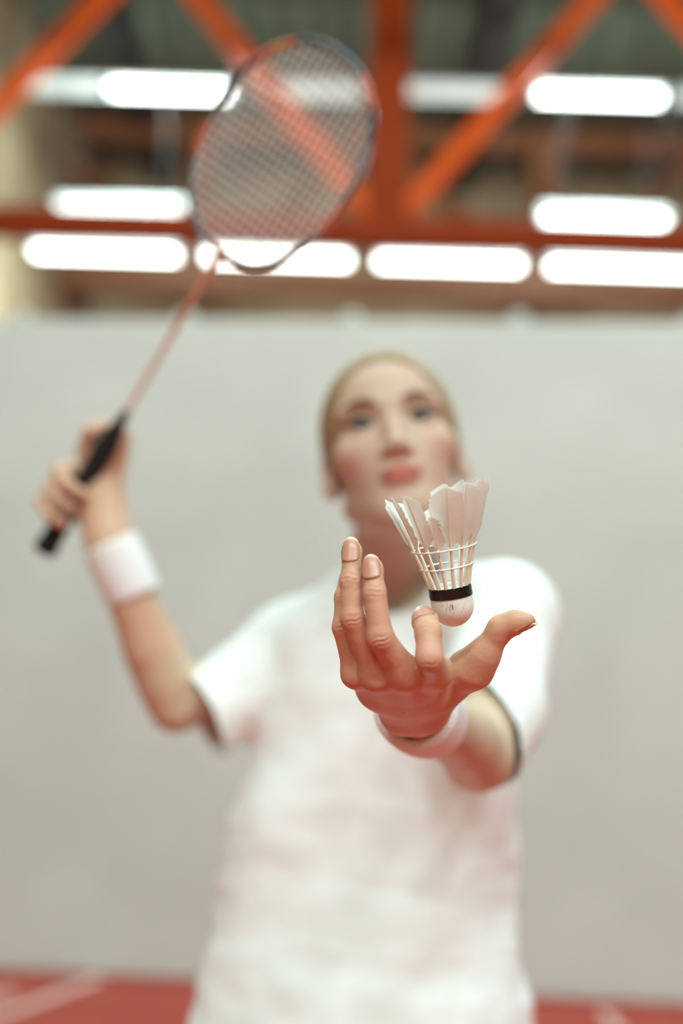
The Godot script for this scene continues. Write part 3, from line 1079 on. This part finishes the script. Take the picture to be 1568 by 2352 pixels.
	for i in 3:
		var s: float = spots[i]
		var th := 0.0085 + 0.0004 * i
		gr.chain([[at.call(s + 0.004, -0.020, -0.022), 0.0105], [at.call(s + 0.003, -0.033, 0.001), th], [at.call(s, -0.017, 0.0195), th * 0.92], [at.call(s - 0.002, 0.002, 0.0205), th * 0.82]], 0.003, 1 + i)
		gr.group_k[1 + i] = 0.008
	gr.chain([[at.call(0.128, -0.018, -0.022), 0.0105], [at.call(0.158, -0.025, -0.014), 0.0088], [at.call(0.172, -0.010, -0.021), 0.0078], [at.call(0.178, 0.006, -0.020), 0.0068]], 0.003, 4)
	gr.group_k[4] = 0.008
	gr.chain([[at.call(0.105, 0.027, -0.012), 0.0135], [at.call(0.140, 0.0205, -0.011), 0.0112], [at.call(0.160, 0.0165, -0.010), 0.0095], [at.call(0.176, 0.0125, -0.010), 0.0080]], 0.006, 5)
	gr.group_k[5] = 0.012
	pieces.append(gr.nets(BUTT + Vector3(-0.06, -0.06, -0.09), BUTT + Vector3(0.17, 0.20, 0.12), 0.0028))

	var cheek_l := HEAD * Vector3(0.050, -0.040, 0.065)
	var cheek_r := HEAD * Vector3(-0.050, -0.040, 0.065)
	var lip := HEAD * Vector3(0, -0.0765, 0.095)
	var skin := Color(0.64, 0.47, 0.335)
	var rosy := Color(0.64, 0.33, 0.215)  # redder skin of the hands, with red floor bounce painted in
	var knuckles := [mm[0], mr[0], mi[0], middle[1][0], ring[1][0], index[1][0]]
	var tone := func(p: Vector3, _n: Vector3) -> Color:
		var c := skin
		c = c.lerp(rosy, smoothstep(-0.74, -0.66, p.z) * 0.8)
		if p.z > -0.75:
			for q in knuckles:
				c = c.lerp(Color(0.60, 0.24, 0.18), 0.35 * exp(-p.distance_squared_to(q) / 0.0003))
		if p.distance_squared_to(BUTT) < 0.04:
			c = c.lerp(rosy, 0.5)
		if p.distance_squared_to(HEAD.origin) < 0.03:
			c = c.lerp(Color(0.57, 0.385, 0.300), smoothstep(0.03, 0.022, p.distance_squared_to(HEAD.origin)))
			c = c.lerp(Color(0.70, 0.30, 0.20), 0.33 * (exp(-p.distance_squared_to(cheek_l) / 0.0006) + exp(-p.distance_squared_to(cheek_r) / 0.0006)))
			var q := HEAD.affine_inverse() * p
			for s in [-1, 1]:  # shading under the brow bone and on the lids, painted into the skin
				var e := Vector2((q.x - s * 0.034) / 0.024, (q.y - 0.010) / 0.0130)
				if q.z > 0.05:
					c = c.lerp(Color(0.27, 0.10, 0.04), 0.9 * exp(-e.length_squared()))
			if q.z > 0.08 and absf(q.x) < 0.025:
				var m := pow(q.x / 0.021, 2) + pow((q.y + 0.0710) / 0.0110, 2)
				c = c.lerp(Color(0.46, 0.125, 0.09), smoothstep(1.15, 0.7, m))
		var f1 := 1.0 + 0.05 * skin_noise.get_noise_3dv(p * 90.0) + 0.05 * skin_noise.get_noise_3dv(p * 400.0)
		return Color(c.r * f1, c.g * f1, c.b * f1)
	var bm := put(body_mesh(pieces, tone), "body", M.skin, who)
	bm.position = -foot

	# --- finger nails
	for nl in nails:
		var m := put(nail(nl), "fingernail", M.nail, who)
		m.position = -foot

	# --- eyes, brows, lashes
	for s in [-1, 1]:
		var c := HEAD * Vector3(s * 0.0325, -0.001, 0.0755)
		var e := put(eyeball(c, (eye - c).normalized()), "eye", M.eye, who)
		e.position = -foot
		var brow := []
		for i in 9:
			var u := i / 8.0
			brow.append(HEAD * Vector3(s * lerpf(0.014, 0.052, u), 0.0185 + 0.006 * sin(u * 2.4), lerpf(0.0925, 0.0735, u * u)))
		put(tube(brow, [0.0018, 0.003, 0.0034, 0.0034, 0.0032, 0.0029, 0.0025, 0.002, 0.001], 8), "eyebrow", M.brow, who).position = -foot
		var lash := []
		for i in 9:
			var u := i / 8.0
			lash.append(HEAD * Vector3(s * lerpf(0.0195, 0.0468, u), -0.003 + 0.003 * u + 0.0056 * sin(u * PI), lerpf(0.0835, 0.0790, u) + 0.0062 * sin(u * PI)))
		put(tube(lash, [0.0010, 0.0017, 0.0021, 0.0023, 0.0024, 0.0024, 0.0023, 0.0019, 0.001], 8), "eyelashes", M.lash, who).position = -foot

	# --- hair
	var hr := Field.new()
	hr.ball(HEAD * Vector3(0, 0.028, -0.008), Vector3(0.0815, 0.0965, 0.106), hb, 0.01)
	hr.ball(HEAD * Vector3(0, 0.020, -0.125), Vector3(0.036, 0.036, 0.032), hb, 0.012)
	hr.cut(HEAD * Vector3(0, -0.030, 0.100), Vector3(0.0730, 0.112, 0.080), hb, 0.006)
	hr.cut(HEAD * Vector3(0, -0.120, 0.045), Vector3(0.12, 0.075, 0.075), hb, 0.01)
	var hinv := HEAD.affine_inverse()
	hr.disp = func(p: Vector3) -> float:
		var q := hinv * p
		return 0.0011 * skin_noise.get_noise_3d(q.z * 420.0, q.x * 25.0, q.y * 25.0) + 0.002 * exp(-pow(q.x / 0.003, 2)) * (1.0 if q.y > 0.05 else 0.0)
	var strands := func(p: Vector3, _n: Vector3) -> Color:
		var q := hinv * p
		var w := 0.5 + 0.5 * skin_noise.get_noise_3d(q.z * 500.0, q.x * 20.0, q.y * 20.0)
		return Color(0.23, 0.135, 0.060).lerp(Color(0.43, 0.28, 0.14), w)
	var hm := put(body_mesh([hr.nets(HEAD.origin + Vector3(-0.19, -0.19, -0.21), HEAD.origin + Vector3(0.19, 0.19, 0.16), 0.003)], strands), "hair", M.hair, who, "fair brown hair parted in the middle and drawn back")
	hm.position = -foot

	make_clothes(who, foot, yaw, [hip_r, hip_l, knee_r, knee_l, ankle_r, ankle_l])


func nail(nl: Array) -> ArrayMesh:
	var tip: Vector3 = nl[0]
	var ax: Vector3 = nl[1]
	var dorsal: Vector3 = nl[2]
	var r: float = nl[3]
	var length: float = nl[4]
	var spread: float = nl[5]
	var root_r: float = nl[6]
	var root_at: float = nl[7]
	var v := PackedVector3Array()
	var c := PackedColorArray()
	var idx := PackedInt32Array()
	var side := ax.cross(dorsal)
	var nu := 12
	var nv := 14
	for layer in 2:
		for j in nv + 1:
			var t := j / float(nv)   # 0 at the root
			var along := (t - 1.0) * length + r - length * 0.10
			# rounded root, gently rounded free edge
			for i in nu + 1:
				var u := i / float(nu) * 2.0 - 1.0
				var shrink := 1.0 - 0.25 * pow(maxf(0.0, 0.3 - t) / 0.3, 2)
				var ang := u * spread * 1.55 * shrink
				var bow := length * (0.16 * (1.0 - u * u) if t > 0.5 else -0.12 * (1.0 - u * u)) * absf(t - 0.5) * 2.0
				var back := minf(1.0, 1.0 - 0.14 * pow(maxf(0.0, t - 0.55) / 0.45, 2))
				var rr := lerpf(r, root_r, clampf(-along / root_at, 0.0, 1.0)) * 1.02 * back + 0.0010 * clampf(1.0 - along / r, 0.0, 1.0) + (0.0003 if layer == 0 else -0.0006)
				v.append(tip + ax * (along + bow) + (dorsal * cos(ang) + side * sin(ang)) * rr)
				var free := smoothstep(0.86, 0.91, t - 0.03 * u * u)
				c.append(Color(0.58, 0.27, 0.18).lerp(Color(0.80, 0.62, 0.47), free).lerp(Color(0.45, 0.19, 0.14), smoothstep(0.90, 1.0, absf(u)) * 0.5))  # pale free edge; sides darkened with painted shade of the nail fold
	var half := (nu + 1) * (nv + 1)
	for j in nv:
		for i in nu:
			var a := j * (nu + 1) + i
			var b := a + nu + 1
			idx.append_array([a, a + 1, b, a + 1, b + 1, b])
			idx.append_array([half + a, half + b, half + a + 1, half + a + 1, half + b, half + b + 1])
	var ringi := PackedInt32Array()
	for i in nu + 1:
		ringi.append(i)
	for j in range(1, nv + 1):
		ringi.append(j * (nu + 1) + nu)
	for i in range(nu - 1, -1, -1):
		ringi.append(nv * (nu + 1) + i)
	for j in range(nv - 1, 0, -1):
		ringi.append(j * (nu + 1))
	for i in ringi.size():
		var a := ringi[i]
		var b := ringi[(i + 1) % ringi.size()]
		idx.append_array([a, half + a, b, b, half + a, half + b])
	var n := normals_of(v, idx)
	if n[half / 2].dot(dorsal) < 0.0:
		for i in range(0, idx.size(), 3):
			var s := idx[i + 1]
			idx[i + 1] = idx[i + 2]
			idx[i + 2] = s
		n = normals_of(v, idx)
	return mesh_of(v, n, idx, c)

func eyeball(c: Vector3, look: Vector3) -> ArrayMesh:
	var x := Vector3.UP.cross(look).normalized()
	var t := Basis(x, look, x.cross(look))
	var v := PackedVector3Array()
	var n := PackedVector3Array()
	var col := PackedColorArray()
	var idx := PackedInt32Array()
	for i in 19:
		var a := PI * i / 18.0
		for k in 25:
			var b := TAU * k / 24.0
			var d := t * Vector3(sin(a) * cos(b), cos(a), sin(a) * sin(b))
			v.append(c + d * 0.0122)
			n.append(d)
			col.append(Color(0.01, 0.01, 0.012) if a < 0.22 else Color(0.03, 0.026, 0.022) if a < 0.62 else Color(0.24, 0.21, 0.19))
	for i in 18:
		for k in 24:
			var a := i * 25 + k
			idx.append_array([a, a + 25, a + 1, a + 1, a + 25, a + 26])
	var m := normals_of(v, idx)
	if m[200].dot(n[200]) < 0:
		for i in range(0, idx.size(), 3):
			var s := idx[i + 1]
			idx[i + 1] = idx[i + 2]
			idx[i + 2] = s
	return mesh_of(v, n, idx, col)


func make_clothes(who: Node3D, foot: Vector3, yaw: float, j: Array) -> void:
	# --- T-shirt
	var f := Field.new()
	f.stack = [[Vector3(0.0361, 0.7154, -1.1905), 0.222, 0.150], [Vector3(0.0363, 0.8002, -1.2175), 0.205, 0.142], [Vector3(0.0412, 0.9402, -1.2359), 0.176, 0.125], [Vector3(0.0561, 1.0653, -1.2414), 0.163, 0.118], [Vector3(0.0632, 1.1692, -1.2401), 0.155, 0.115], [Vector3(0.0667, 1.2488, -1.2376), 0.142, 0.100], [Vector3(0.0675, 1.3015, -1.2242), 0.075, 0.070]]
	f.stack_turn = Basis(Vector3.UP, yaw)
	f.cone(Vector3(0.0287, 1.2781, -1.2532), Vector3(-0.0607, 1.2297, -1.3115), 0.052, 0.050, 0.04)
	f.cone(Vector3(0.1078, 1.2819, -1.1919), Vector3(0.1875, 1.2675, -1.1233), 0.052, 0.053, 0.04)
	f.chain([[Vector3(-0.0607, 1.2297, -1.3115), 0.05002], [Vector3(-0.1168, 1.1765, -1.2794), 0.05289], [Vector3(-0.1705, 1.1334, -1.2458), 0.05121], [Vector3(-0.1872, 1.1203, -1.2377), 0.05079]], 0.02, 1)
	f.chain([[Vector3(0.1875, 1.2675, -1.1233), 0.05191], [Vector3(0.1713, 1.2111, -1.0816), 0.05240], [Vector3(0.1518, 1.1682, -1.0175), 0.05334], [Vector3(0.1137, 1.1209, -0.9237), 0.05352]], 0.02, 2)
	f.group_k = {1: 0.035, 2: 0.03}
	var fold := FastNoiseLite.new()
	fold.noise_type = FastNoiseLite.TYPE_SIMPLEX_SMOOTH
	fold.frequency = 1.0
	fold.seed = 11
	var lsh := Vector3(0.1594, 1.1947, -1.0639)
	f.disp = func(p: Vector3) -> float:
		var q := p - lsh
		# folds that hang from the forward shoulder and fan out below it, and ones across the belly
		var ang := atan2(q.x, -q.y)
		var far_ := Vector2(q.x, q.y).length()
		var fan := sin(ang * 9.0 + 1.0) * 0.0075 * smoothstep(0.08, 0.3, far_) * smoothstep(1.3, 0.6, absf(ang + 0.35))
		var across := fold.get_noise_3d(p.x * 3.0 + p.y * 5.0, p.y * 14.0, p.z * 4.0) * 0.004 * smoothstep(1.15, 0.95, p.y)
		return fan + across + fold.get_noise_3dv(p * 9.0) * 0.004
	var r_end := Vector3(-0.1607, 1.1398, -1.2498)
	var r_n := (Vector3(-0.1950, 1.1497, -1.2533) - Vector3(-0.0594, 1.2224, -1.3126)).normalized()
	var l_end := Vector3(0.1356, 1.1410, -0.9813)
	var l_n: Vector3 = Vector3(-0.8155, -0.2483, 0.5175)
	var l_a := (Vector3(0.1250, 1.1259, -0.9230) - Vector3(0.1978, 1.2484, -1.1263)).normalized()
	# distance from the ray that leaves an arm hole along the arm
	var off := func(p: Vector3, from: Vector3, along: Vector3) -> float:
		var q := p - from
		return (q - along * maxf(0.0, q.dot(along))).length()
	var neck_a := Vector3(0.0650, 1.3187, -1.1759)
	var neck_b := Vector3(0.0615, 1.3963, -1.1434)
	var keep := func(p: Vector3) -> float:
		var out := p.y - 0.70
		var ab: Vector3 = neck_b - neck_a
		var h := clampf((p - neck_a).dot(ab) / ab.length_squared(), 0.0, 1.0)
		out = minf(out, (p - neck_a - ab * h).length() - 0.066)
		out = minf(out, maxf(-(p - r_end).dot(r_n), off.call(p, r_end, r_n) - 0.085))
		out = minf(out, maxf(-(p - l_end).dot(l_n), off.call(p, l_end, l_a) - 0.09))
		return out
	put(cloth(f.nets(Vector3(-0.36, 0.66, -1.56), Vector3(0.36, 1.46, -0.84), 0.0075), keep, 0.0022), "t_shirt", M.shirt, who, "loose plain white T-shirt").position = -foot

	# --- shorts
	var s := Field.new()
	s.stack = [[Vector3(0.03, 0.70, -1.235), 0.155, 0.12], [Vector3(0.03, 0.84, -1.25), 0.165, 0.115], [Vector3(0.03, 0.95, -1.25), 0.145, 0.10]]
	s.stack_turn = Basis(Vector3.UP, yaw)
	s.cone(j[0], (j[0] as Vector3).lerp(j[2], 0.95), 0.09, 0.098, 0.02, 1)
	s.cone(j[1], (j[1] as Vector3).lerp(j[3], 0.95), 0.09, 0.098, 0.02, 2)
	s.group_k = {1: 0.02, 2: 0.02}
	put(cloth(s.nets(Vector3(-0.28, 0.44, -1.50), Vector3(0.32, 0.97, -0.95), 0.012), func(p: Vector3) -> float: return minf(p.y - 0.56, 0.92 - p.y), 0.003), "shorts", M.shorts, who).position = -foot

	# --- shoes
	for k in [4, 5]:
		var a: Vector3 = j[k]
		var sh := Field.new()
		var toe := Vector3(0, 0, 0.17)
		sh.cone(a + Vector3(0, -0.01, 0), a + Vector3(0, -0.04, -0.02), 0.043, 0.045, 0.02)
		sh.cone(a + Vector3(0, -0.045, -0.03), a + toe + Vector3(0, -0.055, 0), 0.042, 0.033, 0.03)
		put(cloth(sh.nets(a + Vector3(-0.09, -0.1, -0.12), a + Vector3(0.09, 0.07, 0.25), 0.008), func(p: Vector3) -> float: return minf(p.y - 0.012, 0.11 - p.y), 0.003), "shoe", M.shoe, who).position = -foot
		put(box(Vector3(0.088, 0.022, 0.29), a + Vector3(0, 0.011 - a.y, 0.06), 0.009), "shoe_sole", M.sole, who).position = -foot

	# --- towelling wristbands
	wristband(who, foot, Vector3(0.0548, 1.1761, -0.7004), Vector3(0.0700, 1.1659, -0.7627), 0.0302)
	wristband(who, foot, Vector3(-0.2779, 1.3433, -1.1923), Vector3(-0.2455, 1.2789, -1.2025), 0.0330)

func wristband(who: Node3D, foot: Vector3, a: Vector3, b: Vector3, r: float) -> void:
	var y := (b - a).normalized()
	var x := y.cross(Vector3.UP).normalized()
	var l := a.distance_to(b)
	var t := 0.0085
	var prof := []
	# outside from a to b, then back inside; the ends are rolled over
	for i in 9:
		var u := PI * i / 8.0
		prof.append(Vector2(r - t / 2 - cos(u) * t / 2, t / 2 - sin(u) * t / 2))
	for i in range(1, 12):
		prof.append(Vector2(r + 0.0012 * sin(PI * i / 12.0), lerpf(t / 2, l - t / 2, i / 12.0)))
	for i in 9:
		var u := PI * i / 8.0
		prof.append(Vector2(r - t / 2 + cos(u) * t / 2, l - t / 2 + sin(u) * t / 2))
	prof.append(prof[0])
	put(lathe(prof, Transform3D(Basis(x, y, x.cross(y)), a), 48), "wristband", M.terry, who).position = -foot


# ------------------------------------------------------------------ shuttlecock
func make_shuttlecock() -> void:
	var bottom := Vector3(0.0718, 1.2284, -0.6121)
	var top := Vector3(0.0572, 1.3033, -0.5942)
	var t := base("shuttlecock", "worn white feather shuttlecock with black band hovering between forefinger and thumb", "shuttlecock", bottom)
	var y := (top - bottom).normalized()
	var x := (Vector3(0.9996, 0.0293, 0.0046) - y * y.dot(Vector3(0.9996, 0.0293, 0.0046))).normalized()
	t.basis = Basis(x, y, x.cross(y))  # local z towards the camera
	var rc := 0.0130
	var prof := []
	for i in 15:
		var u := PI / 2 * i / 14.0
		prof.append(Vector2(sin(u) * rc, rc * 1.02 * (1.0 - cos(u))))
	for i in range(1, 9):
		prof.append(Vector2(rc - 0.0004 * i / 8.0, 0.01326 + 0.0117 * i / 8.0))
	prof.append(Vector2(rc - 0.001, 0.0255))
	prof.append(Vector2(0.0, 0.0255))
	put(lathe(prof, Transform3D(), 64), "cork", M.cork, t)
	put(lathe([Vector2(rc - 0.0006, 0.0186), Vector2(rc + 0.0002, 0.0187), Vector2(rc + 0.0002, 0.0189), Vector2(rc + 0.0001, 0.0250), Vector2(rc - 0.0001, 0.0252), Vector2(rc - 0.002, 0.0254)], Transform3D(), 64), "band", M.band, t)
	var r := RandomNumberGenerator.new()
	r.seed = 21
	# angle from the camera's side, length, vane half-widths, how torn
	var feathers := 16
	var foot_r := 0.0113
	var tip_r := 0.0325
	var full := 0.0625
	var spec := {0: [1.0, 1.0, 0.15], 1: [1.01, 1.0, 0.12], 2: [1.01, 1.0, 0.15], 3: [0.98, 0.9, 0.7], 15: [0.74, 0.62, 0.85], 14: [0.97, 1.0, 0.12], 13: [0.97, 0.85, 0.45], 12: [0.94, 0.75, 0.45], 11: [0.90, 0.9, 0.4], 10: [0.86, 0.8, 0.7], 9: [0.66, 0.7, 0.8], 8: [0.74, 0.8, 0.6], 7: [0.97, 1.0, 0.3], 6: [0.99, 1.0, 0.3], 5: [1.0, 1.0, 0.3], 4: [0.99, 0.9, 0.5]}
	for k in feathers:
		var phi := deg_to_rad(7.0 + 22.5 * k)
		var out := Vector3(sin(phi), 0, cos(phi))
		var tan_ := Vector3(cos(phi), 0, -sin(phi))
		var s: Array = spec[k]
		var f0 := out * foot_r + Vector3.UP * 0.0246
		var f1 := out * tip_r + Vector3.UP * (0.0255 + full * 0.985)
		var dirn := (f1 - f0).normalized()
		var nor := tan_.cross(dirn).normalized()
		if nor.dot(out) < 0:
			nor = -nor
		var length: float = f0.distance_to(f1) * s[0]
		# the stem bows slightly outward
		var stem_at := func(u: float) -> Vector3:
			return f0 + dirn * (length * u) - nor * (0.0012 * sin(PI * minf(u * length / 0.066, 1.0)))
		var vane := put(vane_mesh(stem_at, tan_, nor, length, s, r), "feather", M.feather, t)
		var q := []
		var rad := []
		for i in 17:
			var u := i / 16.0
			q.append(stem_at.call(u * 0.985) + nor * 0.00035)
			rad.append(lerpf(0.00135, 0.00022, pow(u, 0.75)))
		put(tube(q, rad, 8, nor), "quill", M.quill, vane)
	# two bound threads, wound round the stems
	for yy in [0.0375, 0.0490]:
		var pts := []
		for i in 128:
			var a := TAU * i / 128.0
			var u = (yy - 0.0246) / (0.0255 + full * 0.985 - 0.0246)
			var rr := lerpf(foot_r, tip_r, u) + 0.0004 * cos((a - deg_to_rad(7.0)) * 16.0)
			pts.append(Vector3(sin(a) * rr, yy + 0.00015 * sin(a * 16.0), cos(a) * rr))
		put(tube(pts, [0.00058], 8, Vector3.UP, 1.0, true), "thread", M.thread, t)
		# the knots where the thread goes round each stem
		var st := tool()
		for k in feathers:
			var phi := deg_to_rad(7.0 + 22.5 * k)
			var u = (yy - 0.0246) / (0.0255 + full * 0.985 - 0.0246)
			var rr := lerpf(foot_r, tip_r, u)
			var c := Vector3(sin(phi) * rr, yy, cos(phi) * rr)
			var m := SphereMesh.new()
			m.radius = 0.0011
			m.height = 0.0015
			m.radial_segments = 8
			m.rings = 5
			st.append_from(m, 0, Transform3D(Basis(), c))
		put(st.commit(), "thread_knots", M.thread, t)


# one feather: a thin two-sided vane with torn edges along its stem
func vane_mesh(stem_at: Callable, tan_: Vector3, nor: Vector3, length: float, s: Array, r: RandomNumberGenerator) -> ArrayMesh:
	var rows := 46
	var torn: float = s[2]
	var wide: float = s[1]
	var left := []
	var right := []
	var from = 0.40 / s[0]
	var notch := [0.0, 0.0]
	for i in rows + 1:
		var u := lerpf(from, 1.0, i / float(rows))
		var f := i / float(rows)
		var grow := smoothstep(-0.02, 0.20, f)
		var endl := pow(1.0 - maxf(0.0, (f - 0.74) / 0.26), 0.75)
		var endr := pow(1.0 - maxf(0.0, (f - 0.86) / 0.14), 0.8)
		for side in 2:
			if r.randf() < 0.12 + torn * 0.25:
				notch[side] = r.randf() * (0.12 + torn) * (0.15 + 0.6 * f)
			else:
				notch[side] *= 0.6
		endl *= 1.0 + r.randf_range(-0.05, 0.03)
		endr *= 1.0 + r.randf_range(-0.05, 0.03)
		left.append(-(0.0093 * grow * endl * wide * (1.0 - notch[0]) + 0.0004))
		right.append(0.0088 * grow * endr * wide * (1.0 - notch[1]) + 0.0004)
	var v := PackedVector3Array()
	var idx := PackedInt32Array()
	var across := 8
	for layer in 2:
		for i in rows + 1:
			var f := i / float(rows)
			var u := lerpf(from, 1.0, f)
			var c: Vector3 = stem_at.call(u)
			for k in across + 1:
				var w := k / float(across) * 2.0 - 1.0
				var e: float = (-left[i] if w < 0 else right[i]) * w
				# each vane is twisted so that it laps over its neighbour, and curls at the edge
				var lift := e * 0.45 - absf(e) * absf(e) * 28.0 + (0.00012 if layer == 0 else -0.00012)
				var sag := -absf(e) * 0.25 * f
				v.append(c + tan_ * e + nor * lift + Vector3(0, 1, 0) * (absf(e) * 0.35 + sag))
	var half := (rows + 1) * (across + 1)
	for i in rows:
		for k in across:
			var a := i * (across + 1) + k
			var b := a + across + 1
			idx.append_array([a, b, a + 1, a + 1, b, b + 1])
			idx.append_array([half + a, half + a + 1, half + b, half + a + 1, half + b + 1, half + b])
		for k in [0, across]:
			var a: int = i * (across + 1) + k
			var b: int = a + across + 1
			if k == 0:
				idx.append_array([a, half + a, b, b, half + a, half + b])
			else:
				idx.append_array([a, b, half + a, b, half + b, half + a])
	# loose barbs at the torn edge
	for i in int(4 + torn * 9):
		var f := r.randf_range(0.45, 1.0)
		var row := int(f * rows)
		var k: int = 0 if r.randf() < 0.5 else across
		var p := v[row * (across + 1) + k]
		var d := (tan_ * (-1.0 if k == 0 else 1.0) * r.randf_range(0.3, 1.0) + Vector3.UP * r.randf_range(0.4, 1.0)).normalized()
		var at := v.size()
		var l := r.randf_range(0.0015, 0.0045) * (0.4 + torn)
		var up := nor * 0.00014
		var wd := d.cross(nor).normalized() * 0.00022
		v.append_array([p - wd - d * 0.001, p + wd - d * 0.001, p + up - d * 0.001, p + d * l])
		idx.append_array([at, at + 3, at + 1, at + 1, at + 3, at + 2, at + 2, at + 3, at])
	var n := normals_of(v, idx)
	if n[across / 2 + 10 * (across + 1)].dot(nor) < 0:
		for i in range(0, idx.size(), 3):
			var t := idx[i + 1]
			idx[i + 1] = idx[i + 2]
			idx[i + 2] = t
		n = normals_of(v, idx)
	return mesh_of(v, n, idx)
